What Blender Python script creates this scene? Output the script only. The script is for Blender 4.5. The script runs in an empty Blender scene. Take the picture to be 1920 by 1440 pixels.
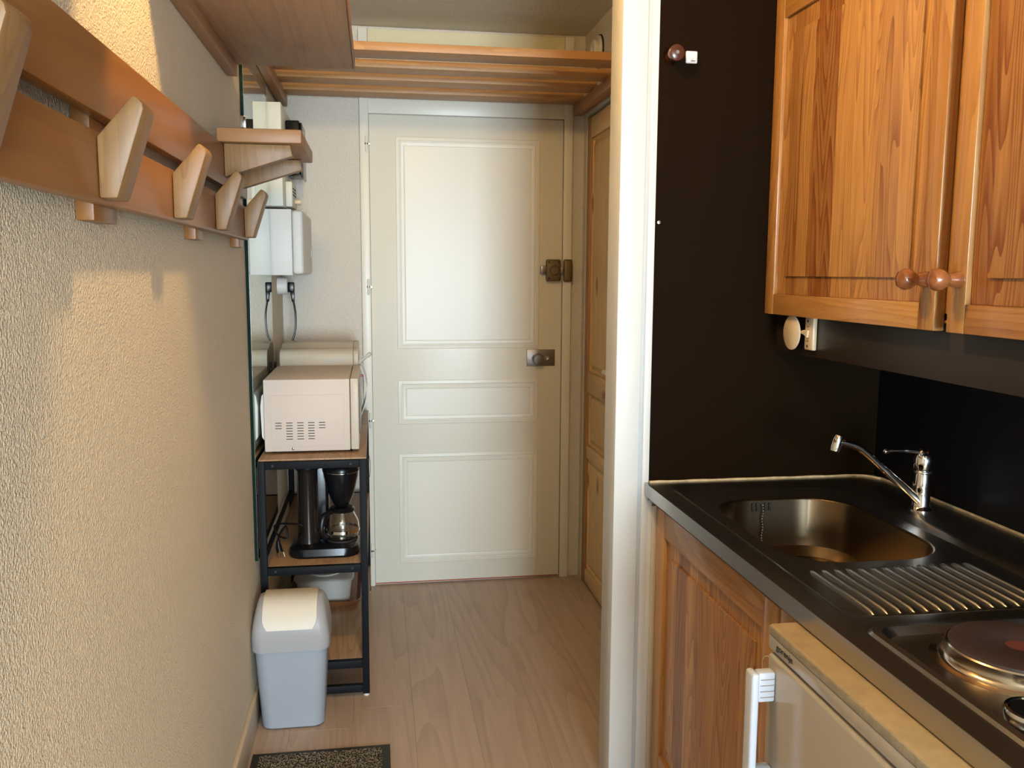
import bpy, bmesh, math, random
from mathutils import Vector, Matrix
random.seed(7)
PI = math.pi
S = bpy.context.scene
C = S.collection

# ------------------------------------------------------------------ camera, world, lights
cam_d = bpy.data.cameras.new('camera')
cam = bpy.data.objects.new('camera', cam_d); C.objects.link(cam); S.camera = cam
cam_d.sensor_width = 36.0
cam_d.lens = 1645 / 1920 * 36
cam_d.clip_start = 0.02
yaw, pit, rol = [math.radians(a) for a in (8.85, 7.2, 0.28)]
fw = Vector((math.sin(yaw) * math.cos(pit), math.cos(yaw) * math.cos(pit), -math.sin(pit)))
rt = Vector((math.cos(yaw), -math.sin(yaw), 0))
up = rt.cross(fw)
r2 = math.cos(rol) * rt + math.sin(rol) * up
u2 = -math.sin(rol) * rt + math.cos(rol) * up
cam.matrix_world = Matrix(((r2.x, u2.x, -fw.x, 0), (r2.y, u2.y, -fw.y, 0), (r2.z, u2.z, -fw.z, 1.38), (0, 0, 0, 1)))

W = bpy.data.worlds.new('world'); S.world = W; W.use_nodes = True
bg = W.node_tree.nodes['Background']
bg.inputs[0].default_value = (0.75, 0.87, 1.0, 1); bg.inputs[1].default_value = 1.2

def area(name, loc, rot, sx, sy, power, col):
    l = bpy.data.lights.new(name, 'AREA'); l.shape = 'RECTANGLE'; l.size = sx; l.size_y = sy
    l.energy = power; l.color = col
    o = bpy.data.objects.new(name, l); C.objects.link(o); o.location = loc; o.rotation_euler = rot
    return o
DAY = 265; LAMP = 600; FILL = 14
area('daylight_window', (0.68, -3.50, 1.10), (PI / 2, 0, 0), 1.0, 1.6, DAY, (0.70, 0.87, 1.0))
pl_ = bpy.data.lights.new('warm_fill_light', 'POINT'); pl_.energy = FILL; pl_.color = (1.0, 0.66, 0.36); pl_.shadow_soft_size = 0.15  # added unseen fill behind the camera, warms the left wall; no real lamp
po_ = bpy.data.objects.new('warm_fill_light', pl_); C.objects.link(po_); po_.location = (0.25, -1.3, 2.1)
S.view_settings.view_transform = 'Standard'
S.view_settings.look = 'None'
S.view_settings.gamma = 1
S.view_settings.use_curve_mapping = False
S.view_settings.exposure = 0.35

# ------------------------------------------------------------------ materials
def mat(name, col, rough=0.5, metal=0.0, spec=0.5, bump=None, coat=0.0, trans=0.0, ior=1.45, emit=None, var=None, alpha=None):
    """bump=(scale, strength, distance); var=(scale, amount) mottles the colour a little"""
    m = bpy.data.materials.new(name); m.use_nodes = True
    nt = m.node_tree; b = nt.nodes['Principled BSDF']
    b.inputs['Base Color'].default_value = (*col, 1)
    b.inputs['Roughness'].default_value = rough
    b.inputs['Metallic'].default_value = metal
    b.inputs['Specular IOR Level'].default_value = spec
    b.inputs['Coat Weight'].default_value = coat
    b.inputs['Coat Roughness'].default_value = 0.12
    b.inputs['Transmission Weight'].default_value = trans
    b.inputs['IOR'].default_value = ior
    if emit:
        b.inputs['Emission Color'].default_value = (*emit[0], 1); b.inputs['Emission Strength'].default_value = emit[1]
    tc = None
    if bump or var:
        tc = nt.nodes.new('ShaderNodeTexCoord')
    if bump:
        n = nt.nodes.new('ShaderNodeTexNoise'); n.inputs['Scale'].default_value = bump[0]; n.inputs['Detail'].default_value = 3
        nt.links.new(tc.outputs['Object'], n.inputs['Vector'])
        bp_ = nt.nodes.new('ShaderNodeBump'); bp_.inputs['Strength'].default_value = bump[1]; bp_.inputs['Distance'].default_value = bump[2]
        nt.links.new(n.outputs['Fac'], bp_.inputs['Height']); nt.links.new(bp_.outputs['Normal'], b.inputs['Normal'])
    if var:
        n = nt.nodes.new('ShaderNodeTexNoise'); n.inputs['Scale'].default_value = var[0]; n.inputs['Detail'].default_value = 4
        nt.links.new(tc.outputs['Object'], n.inputs['Vector'])
        r = nt.nodes.new('ShaderNodeValToRGB')
        r.color_ramp.elements[0].position = 0.3; r.color_ramp.elements[1].position = 0.7
        r.color_ramp.elements[0].color = (*[c * (1 - var[1]) for c in col], 1)
        r.color_ramp.elements[1].color = (*[min(1, c * (1 + var[1])) for c in col], 1)
        nt.links.new(n.outputs['Fac'], r.inputs['Fac']); nt.links.new(r.outputs['Color'], b.inputs['Base Color'])
    return m

def plaster(name, col, scale=150, dist=0.0035, strength=0.9, rough=0.6):
    m = mat(name, col, rough, spec=0.3); nt = m.node_tree; b = nt.nodes['Principled BSDF']
    tc = nt.nodes.new('ShaderNodeTexCoord')
    n1 = nt.nodes.new('ShaderNodeTexNoise'); n1.inputs['Scale'].default_value = scale; n1.inputs['Detail'].default_value = 2.5
    n1.inputs['Roughness'].default_value = 0.55
    n2 = nt.nodes.new('ShaderNodeTexNoise'); n2.inputs['Scale'].default_value = scale * 0.27; n2.inputs['Detail'].default_value = 2
    for n in (n1, n2): nt.links.new(tc.outputs['Object'], n.inputs['Vector'])
    rp = nt.nodes.new('ShaderNodeMapRange'); rp.inputs[1].default_value = 0.38; rp.inputs[2].default_value = 0.72
    nt.links.new(n1.outputs['Fac'], rp.inputs[0])
    ad = nt.nodes.new('ShaderNodeMath'); ad.operation = 'MULTIPLY_ADD'; ad.inputs[1].default_value = 0.6
    nt.links.new(n2.outputs['Fac'], ad.inputs[0]); nt.links.new(rp.outputs[0], ad.inputs[2])
    bp_ = nt.nodes.new('ShaderNodeBump'); bp_.inputs['Strength'].default_value = strength; bp_.inputs['Distance'].default_value = dist
    nt.links.new(ad.outputs[0], bp_.inputs['Height']); nt.links.new(bp_.outputs['Normal'], b.inputs['Normal'])
    return m

def wood(name, light, dark, axis='Z', scale=1.0, grain=0.55, rough=0.4, knots=0.0, coat=0.0, tone=0.25, bump=0.15, rings=18.0):
    """straight grained wood, the grain running along one axis; each object gets its own offset and tone"""
    m = mat(name, light, rough, coat=coat); nt = m.node_tree; b = nt.nodes['Principled BSDF']; L = nt.links.new
    tc = nt.nodes.new('ShaderNodeTexCoord'); oi = nt.nodes.new('ShaderNodeObjectInfo')
    off = nt.nodes.new('ShaderNodeMath'); off.operation = 'MULTIPLY'; off.inputs[1].default_value = 37.0
    L(oi.outputs['Random'], off.inputs[0])
    va = nt.nodes.new('ShaderNodeVectorMath'); va.operation = 'ADD'
    L(tc.outputs['Object'], va.inputs[0]); L(off.outputs[0], va.inputs[1])
    mp = nt.nodes.new('ShaderNodeMapping'); st = 0.07
    mp.inputs['Scale'].default_value = {'X': (st, 1, 1), 'Y': (1, st, 1), 'Z': (1, 1, st)}[axis]
    L(va.outputs[0], mp.inputs['Vector'])
    nd = nt.nodes.new('ShaderNodeTexNoise'); nd.inputs['Scale'].default_value = 9 * scale; nd.inputs['Detail'].default_value = 1.5
    L(mp.outputs[0], nd.inputs['Vector'])
    rg = nt.nodes.new('ShaderNodeMath'); rg.operation = 'MULTIPLY'; rg.inputs[1].default_value = rings
    L(nd.outputs['Fac'], rg.inputs[0])
    fr = nt.nodes.new('ShaderNodeMath'); fr.operation = 'FRACT'; L(rg.outputs[0], fr.inputs[0])
    pw = nt.nodes.new('ShaderNodeMath'); pw.operation = 'POWER'; pw.inputs[1].default_value = 2.2; L(fr.outputs[0], pw.inputs[0])
    fn = nt.nodes.new('ShaderNodeTexNoise'); fn.inputs['Scale'].default_value = 150 * scale; fn.inputs['Detail'].default_value = 2
    L(mp.outputs[0], fn.inputs['Vector'])
    mx = nt.nodes.new('ShaderNodeMath'); mx.operation = 'MULTIPLY_ADD'; mx.inputs[1].default_value = grain
    fm = nt.nodes.new('ShaderNodeMath'); fm.operation = 'MULTIPLY_ADD'; fm.inputs[1].default_value = 0.55; fm.inputs[2].default_value = -0.16
    L(fn.outputs['Fac'], fm.inputs[0]); L(pw.outputs[0], mx.inputs[0]); L(fm.outputs[0], mx.inputs[2])
    tn = nt.nodes.new('ShaderNodeMath'); tn.operation = 'MULTIPLY_ADD'; tn.inputs[1].default_value = tone; 
    L(oi.outputs['Random'], tn.inputs[0]); L(mx.outputs[0], tn.inputs[2])
    last = tn
    if knots:
        mk = nt.nodes.new('ShaderNodeMapping'); ks = 0.45
        mk.inputs['Scale'].default_value = {'X': (ks, 1, 1), 'Y': (1, ks, 1), 'Z': (1, 1, ks)}[axis]
        L(va.outputs[0], mk.inputs['Vector'])
        vo = nt.nodes.new('ShaderNodeTexVoronoi'); vo.inputs['Scale'].default_value = 11 * scale; L(mk.outputs[0], vo.inputs['Vector'])
        kr = nt.nodes.new('ShaderNodeMapRange'); kr.inputs[1].default_value = 0.20; kr.inputs[2].default_value = 0.06
        kr.inputs[3].default_value = 0; kr.inputs[4].default_value = knots
        L(vo.outputs['Distance'], kr.inputs[0])
        k2 = nt.nodes.new('ShaderNodeMath'); k2.operation = 'ADD'; L(tn.outputs[0], k2.inputs[0]); L(kr.outputs[0], k2.inputs[1]); last = k2
    r = nt.nodes.new('ShaderNodeValToRGB'); r.color_ramp.elements[0].color = (*light, 1); r.color_ramp.elements[1].color = (*dark, 1)
    L(last.outputs[0], r.inputs['Fac']); L(r.outputs['Color'], b.inputs['Base Color'])
    if bump:
        bb = nt.nodes.new('ShaderNodeBump'); bb.inputs['Strength'].default_value = bump; bb.inputs['Distance'].default_value = 0.0006
        bb.invert = True
        L(mx.outputs[0], bb.inputs['Height']); L(bb.outputs['Normal'], b.inputs['Normal'])
    return m

M = {}
M['wall'] = plaster('rough_plaster', (0.63, 0.53, 0.385), 230, 0.0028, 0.9)
M['wallfar'] = plaster('rough_plaster_far', (0.60, 0.55, 0.475), 120, 0.0035, 0.6)
M['ceil'] = plaster('ceiling_plaster', (0.62, 0.57, 0.46), 90, 0.004, 0.6)
M['white'] = mat('white_gloss_paint', (0.68, 0.66, 0.57), 0.35, bump=(35, 0.12, 0.002))
M['cream'] = mat('cream_paint', (0.66, 0.62, 0.42), 0.45, bump=(30, 0.1, 0.002))
M['post'] = mat('post_paint', (0.60, 0.60, 0.57), 0.4, bump=(18, 0.15, 0.003))
M['postgrey'] = mat('post_filler', (0.43, 0.46, 0.48), 0.45)
M['beige'] = mat('beige_paint', (0.52, 0.46, 0.37), 0.45)
M['base'] = mat('baseboard_paint', (0.66, 0.58, 0.45), 0.4)
M['black'] = mat('black_laminate', (0.0085, 0.0040, 0.0013), 0.6, spec=0.03, bump=(700, 0.25, 0.0004))
M['blackblue'] = mat('blue_black_laminate', (0.0065, 0.006, 0.0075), 0.5, spec=0.15, bump=(700, 0.25, 0.0004))
M['valance'] = mat('dark_brown_laminate', (0.028, 0.021, 0.018), 0.35, spec=0.4, bump=(700, 0.25, 0.0004))
P1, P2 = (0.50, 0.265, 0.086), (0.27, 0.10, 0.024)
for a in 'XYZ': M['pine' + a] = wood('lacquered_pine_' + a, P1, P2, a, 1.3, 0.42, 0.33, coat=0.25, tone=0.35)
for a in 'YZ': M['stave' + a] = wood('pine_stave_' + a, (0.54, 0.295, 0.10), (0.19, 0.058, 0.013), a, 1.1, 0.5, 0.36, coat=0.15, tone=0.62, rings=30.0)
M['slatX'] = wood('slat_pine', (0.50, 0.27, 0.10), (0.30, 0.13, 0.04), 'X', 0.6, 0.3, 0.45, tone=0.2)
for a in 'XYZ': M['rack' + a] = wood('varnished_pine_' + a, (0.38, 0.19, 0.075), (0.21, 0.085, 0.028), a, 0.6, 0.3, 0.45, tone=0.3)
M['boardY'] = wood('stained_board', (0.25, 0.10, 0.021), (0.15, 0.052, 0.01), 'Y', 0.4, 0.25, 0.36, coat=0.05, tone=0.2)
M['peg'] = wood('peg_wood', (0.26, 0.14, 0.052), (0.14, 0.066, 0.022), 'Z', 1.2, 0.35, 0.45, tone=0.3)
M['over'] = wood('shelf_pine', (0.46, 0.27, 0.14), (0.29, 0.14, 0.06), 'Y', 0.6, 0.3, 0.55, knots=0.5, tone=0.2)
for a in 'YZ': M['closet' + a] = wood('closet_pine_' + a, (0.72, 0.50, 0.235), (0.26, 0.11, 0.03), a, 0.8, 0.14, 0.4, knots=0.8, tone=0.25)
M['closetF'] = wood('closet_frame_pine', (0.42, 0.23, 0.085), (0.25, 0.11, 0.03), 'Z', 0.9, 0.3, 0.4, tone=0.25)
M['floor'] = wood('laminate_floor', (0.45, 0.34, 0.262), (0.26, 0.185, 0.135), 'Y', 0.42, 0.3, 0.36, knots=0.22, tone=0.12, bump=0.08)
M['rackboard'] = wood('vintage_board', (0.36, 0.21, 0.10), (0.15, 0.08, 0.035), 'Y', 0.7, 0.4, 0.45, tone=0.1)
M['blackmetal'] = mat('black_powder_coat', (0.007, 0.008, 0.010), 0.55, spec=0.12)
M['steel'] = mat('brushed_steel', (0.33, 0.32, 0.31), 0.28, 1.0, bump=(220, 0.05, 0.0005))
M['steeledge'] = mat('satin_steel_edge', (0.50, 0.49, 0.47), 0.30, 1.0)
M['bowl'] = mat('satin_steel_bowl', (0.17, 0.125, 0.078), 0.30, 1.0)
M['chrome'] = mat('chrome', (0.75, 0.73, 0.70), 0.08, 1.0)
M['satin'] = mat('satin_chrome', (0.26, 0.24, 0.22), 0.34, 1.0)
M['ringsteel'] = mat('hotplate_ring_steel', (0.55, 0.48, 0.38), 0.16, 1.0)
M['mirror'] = mat('mirror_glass', (0.80, 0.88, 0.83), 0.01, 1.0)
M['mirroredge'] = mat('mirror_edge', (0.003, 0.014, 0.010), 0.6, spec=0.1)
M['appliance'] = mat('white_enamel', (0.53, 0.455, 0.40), 0.5, spec=0.25)
M['appliance2'] = mat('cream_enamel', (0.48, 0.43, 0.35), 0.38, spec=0.3)
M['plastic'] = mat('white_plastic', (0.66, 0.63, 0.59), 0.42, spec=0.3)
M['panelwhite'] = mat('panel_white', (0.60, 0.61, 0.54), 0.45, spec=0.3)
M['darkslot'] = mat('dark_recess', (0.02, 0.018, 0.016), 0.7)
M['blackplastic'] = mat('black_plastic', (0.005, 0.005, 0.006), 0.25, spec=0.35)
M['smoke'] = mat('smoked_plastic', (0.012, 0.009, 0.008), 0.15, spec=0.4)
M['glass'] = mat('clear_glass', (0.95, 0.95, 0.93), 0.02, trans=1.0)
M['clearplastic'] = mat('frosted_plastic', (0.80, 0.78, 0.72), 0.25, trans=0.55)
M['tray'] = wood('tray_wood', (0.24, 0.09, 0.035), (0.12, 0.04, 0.015), 'X', 1, 0.3, 0.3)
M['bin'] = mat('blue_grey_plastic', (0.28, 0.305, 0.345), 0.5, bump=(300, 0.1, 0.0005))
M['binlid'] = mat('grey_plastic_lid', (0.33, 0.325, 0.33), 0.45)
M['binflap'] = mat('cream_plastic_flap', (0.60, 0.55, 0.46), 0.4)
M['brass'] = mat('aged_brass', (0.15, 0.105, 0.05), 0.45, 0.6)
M['brownplastic'] = mat('brown_ceramic', (0.06, 0.018, 0.010), 0.2)
M['knob'] = mat('orange_brown_lacquer', (0.25, 0.085, 0.028), 0.15, coat=0.6, var=(60, 0.25))
M['ivory'] = mat('ivory_plastic', (0.62, 0.50, 0.34), 0.35)
M['fridge'] = mat('fridge_white', (0.42, 0.385, 0.33), 0.2)
M['fridgehandle'] = mat('fridge_handle_white', (0.56, 0.60, 0.68), 0.35)
M['fridgetop'] = mat('worn_cream_laminate', (0.36, 0.27, 0.15), 0.45, var=(40, 0.1))
M['fridgeedge'] = mat('grey_laminate_edge', (0.30, 0.26, 0.19), 0.45, var=(90, 0.15))
M['ink'] = mat('dark_ink', (0.03, 0.03, 0.03), 0.5)
M['hot'] = mat('cast_iron_plate', (0.035, 0.022, 0.022), 0.5, bump=(400, 0.2, 0.0004))
M['hotred'] = mat('red_plate_mark', (0.12, 0.035, 0.03), 0.5)
M['caulk'] = mat('old_silicone', (0.50, 0.38, 0.22), 0.45, var=(50, 0.25))
M['red'] = mat('red_plastic', (0.5, 0.04, 0.02), 0.4)
M['rubber'] = mat('mat_rubber', (0.020, 0.019, 0.018), 0.6)
M['rust'] = mat('bare_paint_edge', (0.35, 0.08, 0.04), 0.7)
M['bulb'] = mat('lamp_glow', (1, 0.8, 0.5), 0.5, emit=((1.0, 0.64, 0.245), 1.0))
# doormat pile: mottled
def pile_mat():
    m = mat('mat_pile', (0.1, 0.09, 0.07), 0.95, spec=0.1); nt = m.node_tree; b = nt.nodes['Principled BSDF']
    tc = nt.nodes.new('ShaderNodeTexCoord'); n = nt.nodes.new('ShaderNodeTexNoise'); n.inputs['Scale'].default_value = 260; n.inputs['Detail'].default_value = 2
    mp = nt.nodes.new('ShaderNodeMapping'); mp.inputs['Scale'].default_value = (1, 0.6, 1)
    nt.links.new(tc.outputs['Object'], mp.inputs[0]); nt.links.new(mp.outputs[0], n.inputs['Vector'])
    r = nt.nodes.new('ShaderNodeValToRGB'); r.color_ramp.elements[0].position = 0.47; r.color_ramp.elements[1].position = 0.56
    r.color_ramp.elements[0].color = (0.03, 0.026, 0.02, 1); r.color_ramp.elements[1].color = (0.26, 0.23, 0.185, 1)
    nt.links.new(n.outputs['Fac'], r.inputs['Fac']); nt.links.new(r.outputs['Color'], b.inputs['Base Color'])
    bb = nt.nodes.new('ShaderNodeBump'); bb.inputs['Distance'].default_value = 0.003
    nt.links.new(n.outputs['Fac'], bb.inputs['Height']); nt.links.new(bb.outputs['Normal'], b.inputs['Normal'])
    return m
M['pile'] = pile_mat()

# ------------------------------------------------------------------ mesh helpers
class MB:
    def __init__(s): s.bm = bmesh.new()
    def box(s, x0, x1, y0, y1, z0, z1, bev=0.0, seg=2):
        t = bmesh.new(); bmesh.ops.create_cube(t, size=1)
        for v in t.verts: v.co = Vector(((x0 + x1) / 2 + v.co.x * (x1 - x0), (y0 + y1) / 2 + v.co.y * (y1 - y0), (z0 + z1) / 2 + v.co.z * (z1 - z0)))
        if bev: bmesh.ops.bevel(t, geom=t.edges[:], offset=bev, segments=seg, affect='EDGES', profile=0.5)
        return s.merge(t)
    def merge(s, t):
        me = bpy.data.meshes.new('tmp'); t.to_mesh(me); t.free(); s.bm.from_mesh(me); bpy.data.meshes.remove(me); return s
    def prism(s, pts, a0, a1, axis='y', bev=0.0, seg=2):
        """pts: polygon in the two other axes (x,z for y; y,z for x; x,y for z)"""
        t = bmesh.new()
        def P(p, a): return {'y': (p[0], a, p[1]), 'x': (a, p[0], p[1]), 'z': (p[0], p[1], a)}[axis]
        A = [t.verts.new(P(p, a0)) for p in pts]; B = [t.verts.new(P(p, a1)) for p in pts]
        n = len(pts); t.faces.new(A); t.faces.new(B[::-1])
        for i in range(n): t.faces.new((A[i], B[i], B[(i + 1) % n], A[(i + 1) % n]))
        bmesh.ops.recalc_face_normals(t, faces=t.faces[:])
        if bev: bmesh.ops.bevel(t, geom=t.edges[:], offset=bev, segments=seg, affect='EDGES', profile=0.5)
        return s.merge(t)
    def rings(s, rings, cap=(True, True)):
        t = bmesh.new(); R = [[t.verts.new(p) for p in r] for r in rings]; n = len(R[0])
        for a, b in zip(R, R[1:]):
            for i in range(n): t.faces.new((a[i], a[(i + 1) % n], b[(i + 1) % n], b[i]))
        if cap[0]: t.faces.new(R[0][::-1])
        if cap[1]: t.faces.new(R[-1])
        bmesh.ops.recalc_face_normals(t, faces=t.faces[:])
        return s.merge(t)
    def lathe(s, prof, c, axis='z', n=32, cap=(True, True)):
        """prof: list of (radius, along)"""
        c = Vector(c); rr = []
        for r, h in prof:
            ring = []
            for i in range(n):
                a = 2 * PI * i / n; u, v = r * math.cos(a), r * math.sin(a)
                ring.append(c + Vector({'z': (u, v, h), 'y': (u, h, v), 'x': (h, u, v)}[axis]))
            rr.append(ring)
        return s.rings(rr, cap)
    def tube(s, pts, r, n=10, cap=True):
        pts = [Vector(p) for p in pts]; rr = []; prev = None
        for i, p in enumerate(pts):
            d = (pts[min(i + 1, len(pts) - 1)] - pts[max(i - 1, 0)]).normalized()
            ref = prev if prev else (Vector((0, 0, 1)) if abs(d.z) < 0.9 else Vector((1, 0, 0)))
            u = (ref - d * ref.dot(d)).normalized(); v = d.cross(u); prev = u
            ri = r[i] if isinstance(r, (list, tuple)) else r
            rr.append([p + ri * (math.cos(2 * PI * k / n) * u + math.sin(2 * PI * k / n) * v) for k in range(n)])
        return s.rings(rr, (cap, cap))

def smooth_path(pts, n=8):
    pts = [Vector(p) for p in pts]; out = []
    P = [pts[0]] + pts + [pts[-1]]
    for i in range(1, len(P) - 2):
        for k in range(n):
            t = k / n; a, b, c, d = P[i - 1], P[i], P[i + 1], P[i + 2]
            out.append(0.5 * ((2 * b) + (c - a) * t + (2 * a - 5 * b + 4 * c - d) * t * t + (3 * b - a - 3 * c + d) * t ** 3))
    out.append(pts[-1]); return out

def rrect(x0, x1, y0, y1, r, z, n=6):
    out = []
    for cx, cy, a0 in ((x1 - r, y1 - r, 0), (x0 + r, y1 - r, 90), (x0 + r, y0 + r, 180), (x1 - r, y0 + r, 270)):
        for i in range(n + 1):
            a = math.radians(a0 + 90 * i / n); out.append(Vector((cx + r * math.cos(a), cy + r * math.sin(a), z)))
    return out

def put(name, mb, m, parent=None, sharp=35, label=None):
    bm = mb.bm if isinstance(mb, MB) else mb
    me = bpy.data.meshes.new(name)
    loc = Vector((0, 0, 0)); q = parent
    while q: loc += q.location; q = q.parent
    if parent is None:
        xs = [v.co for v in bm.verts]
        loc = Vector(((min(v.x for v in xs) + max(v.x for v in xs)) / 2, (min(v.y for v in xs) + max(v.y for v in xs)) / 2, min(v.z for v in xs)))
    for v in bm.verts: v.co -= loc
    bm.to_mesh(me); bm.free()
    me.materials.append(M[m] if isinstance(m, str) else m)
    for p in me.polygons: p.use_smooth = True
    me.set_sharp_from_angle(angle=math.radians(sharp))
    o = bpy.data.objects.new(name, me); C.objects.link(o)
    if parent: o.parent = parent
    else: o.location = loc
    if label: o['label'] = label
    return o

def thing(name, label, cat, loc, group=None):
    o = bpy.data.objects.new(name, None); o.empty_display_size = 0.05; C.objects.link(o); o.location = loc
    o['label'] = label; o['category'] = cat
    if group: o['group'] = group
    return o
def tag(o, label, cat, group=None):
    o['label'] = label; o['category'] = cat
    if group: o['group'] = group
    return o
def struct(name, mb=None, m=None, loc=(0, 0, 0), label=None, cat=None):
    if mb is None:
        o = bpy.data.objects.new(name, None); C.objects.link(o); o.location = loc; o.empty_display_size = 0.05
    else: o = put(name, mb, m)
    o['kind'] = 'structure'
    if label: o['label'] = label
    if cat: o['category'] = cat
    return o
B = lambda *a, **k: MB().box(*a, **k)

XW = -0.385            # left wall face
YD = 3.815             # far wall face
ZC = 2.385             # ceiling

# ------------------------------------------------------------------ room shell
fl = struct('floor', B(-2.2, 2.6, -3.7, 4.0, -0.06, -0.0125), 'floor', label='grey-brown wood laminate floor of the corridor', cat='floor')
rows = {}
def plank(x0, x1, y0, y1):
    put('plank', MB().box(x0 + 0.0001, x1 - 0.0001, y0 + 0.0001, y1 - 0.0001, -0.012, 0.0, bev=0.0005, seg=1), 'floor', fl)
WP = 0.187
joint = {-1: 2.69, 0: 3.157, 1: 2.695, 2: 3.17, 3: 2.45, 4: 3.0}
for k in range(-3, 7):
    x0 = 0.10 + WP * k; j = joint.get(k, 2.2 + 0.37 * (k % 3))
    if x0 > 1.33: break
    y = j
    ys = [j]
    while ys[-1] < 3.85: ys.append(ys[-1] + 1.2)
    while ys[0] > -0.3: ys.insert(0, ys[0] - 1.2)
    for a, b_ in zip(ys, ys[1:]): plank(x0, x0 + WP, a, min(b_, 3.85))
put('floor_field', B(-2.2, -0.461, -3.7, 3.85, -0.012, -0.0005), 'floor', fl)
put('floor_field', B(1.409, 2.6, -3.7, 3.85, -0.012, -0.0005), 'floor', fl)

struct('wall_left', B(XW - 0.12, XW, -0.4, YD + 0.1, 0, ZC), 'wall', label='rough cream plaster wall along the left of the corridor', cat='wall')
struct('wall_far', B(XW, 1.5, YD, YD + 0.12, 0, ZC), 'wallfar', label='rough white plaster wall around the entrance door', cat='wall')
struct('ceiling', B(-2.2, 2.6, -3.7, YD + 0.1, ZC, ZC + 0.1), 'ceil', label='rough grey-cream plaster ceiling over the corridor', cat='ceiling')
struct('wall_right', B(1.325, 1.45, -3.6, YD, 0, ZC), 'wallfar', label='wall behind the kitchenette', cat='wall')
struct('wall_living_left', B(-2.2, -2.08, -3.6, -0.4, 0, ZC), 'wallfar')
struct('wall_living_front', B(-2.08, XW - 0.12, -0.52, -0.4, 0, ZC), 'wallfar')
wb = MB(); wb.box(-2.2, 0.0, -3.7, -3.58, 0, ZC); wb.box(1.25, 2.6, -3.7, -3.58, 0, ZC); wb.box(0.0, 1.25, -3.7, -3.58, 2.1, ZC); wb.box(0.0, 1.25, -3.7, -3.58, 0, 0.25)
struct('wall_back', wb, 'wallfar')
w1 = struct('window_1', MB().box(0.0, 1.25, -3.66, -3.60, 0.25, 0.30).box(0.0, 1.25, -3.66, -3.60, 2.05, 2.10).box(0.0, 0.05, -3.66, -3.60, 0.3, 2.05).box(1.20, 1.25, -3.66, -3.60, 0.3, 2.05).box(0.60, 0.65, -3.66, -3.60, 0.3, 2.05), 'white')
put('pane', MB().box(0.05, 0.60, -3.635, -3.629, 0.3, 2.05).box(0.65, 1.20, -3.635, -3.629, 0.3, 2.05), 'glass', w1)

# kitchen / closet partition with its white end post
wp = struct('wall_partition', B(0.62, 1.325, 2.145, 2.235, 0, ZC), 'post', label='partition wall between kitchenette and closet', cat='wall')
put('end_post', MB().box(0.597, 0.662, 2.13, 2.235, 0, ZC, bev=0.004), 'post', wp, label='white painted front face of the partition end')
put('filler_strip', MB().box(0.661, 0.672, 2.134, 2.16, 0, ZC, bev=0.001), 'postgrey', wp, label='pale grey filler line down the post')
put('edge_strip', MB().box(0.671, 0.690, 2.131, 2.16, 0, ZC, bev=0.002), 'post', wp)
put('lower_strip', MB().box(0.672, 0.700, 2.1315, 2.145, 0, 0.80, bev=0.001), 'post', wp)
struct('trim_3', B(0.700, 0.715, 2.126, 2.145, 0, 0.785, bev=0.001), 'beige', label='narrow beige filler between post and lower cabinet', cat='trim')

# closet wall header above the pine door, right side
wc = struct('wall_closet', MB().box(0.905, 1.0, 2.235, YD, 2.045, ZC).box(0.905, 1.0, 3.765, YD, 0, 2.045), 'wallfar', label='rough white plaster above the pine closet door', cat='wall')
struct('wall_closet_inside', B(1.30, 1.325, 2.235, 3.765, 0, 2.045), 'wallfar')

bb_ = struct('baseboard_left', MB().box(XW, XW + 0.012, -0.4, 2.78, 0, 0.104, bev=0.002), 'base', label='cream painted baseboard along the left wall', cat='baseboard')

# ------------------------------------------------------------------ entrance door
d1 = struct('door_1', loc=(0.4, 3.81, 0), label='white panelled entrance door with two locks', cat='door')
put('door_leaf', MB().box(-0.016, 0.811, 3.805, YD + 0.02, 0.010, 2.032, bev=0.0015), 'white', d1)
def rect_ring(x0, x1, z0, z1, prof, yf):
    """mitred moulding: prof = list of (inset, height towards the camera)"""
    mb = MB(); rr = []
    for ins, h in prof:
        rr.append([Vector((x0 + ins, yf - h, z0 + ins)), Vector((x1 - ins, yf - h, z0 + ins)), Vector((x1 - ins, yf - h, z1 - ins)), Vector((x0 + ins, yf - h, z1 - ins))])
    mb.rings(rr, (False, False)); return mb
prof = [(0, -0.001), (0, 0.0), (0.002, 0.002), (0.015, 0.0036), (0.018, 0.0012), (0.020, 0.001), (0.023, 0.0028), (0.032, 0.0022), (0.037, 0.0006), (0.039, -0.001)]
for z0, z1 in ((1.053, 1.946), (0.723, 0.916), (0.095, 0.592)):
    put('panel_moulding', rect_ring(0.092, 0.711, z0, z1, prof, 3.805), 'white', d1, sharp=20)
    put('door_panel', MB().box(0.131, 0.672, 3.8035, 3.806, z0 + 0.039, z1 - 0.039), 'white', d1)
put('threshold_edge', MB().box(-0.016, 0.811, 3.8048, 3.815, 0.0065, 0.0115), 'rust', d1, label='chipped lower edge showing red undercoat')
for z in (1.912, 1.319, 0.743, 0.162):
    h = put('hinge', MB().lathe([(0.003, -0.034), (0.0055, -0.030), (0.0055, 0.030), (0.003, 0.034)], (-0.0275, 3.795, z), n=12), 'white', d1, label='white painted barrel hinge')
    put('hinge_pin', MB().lathe([(0.0072, -0.003), (0.0072, 0.003)], (-0.0275, 3.795, z), n=12).box(-0.0275, -0.012, 3.797, 3.802, z - 0.004, z + 0.004), 'satin', h)
t1 = struct('trim_1', loc=(0.4, 3.80, 0), label='white painted frame around the entrance door', cat='frame')
put('jamb', MB().box(-0.055, -0.018, 3.796, YD, 0, 2.375, bev=0.002), 'white', t1)
put('jamb', MB().box(0.814, 0.852, 3.796, YD, 0, 2.375, bev=0.002), 'white', t1)
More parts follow.
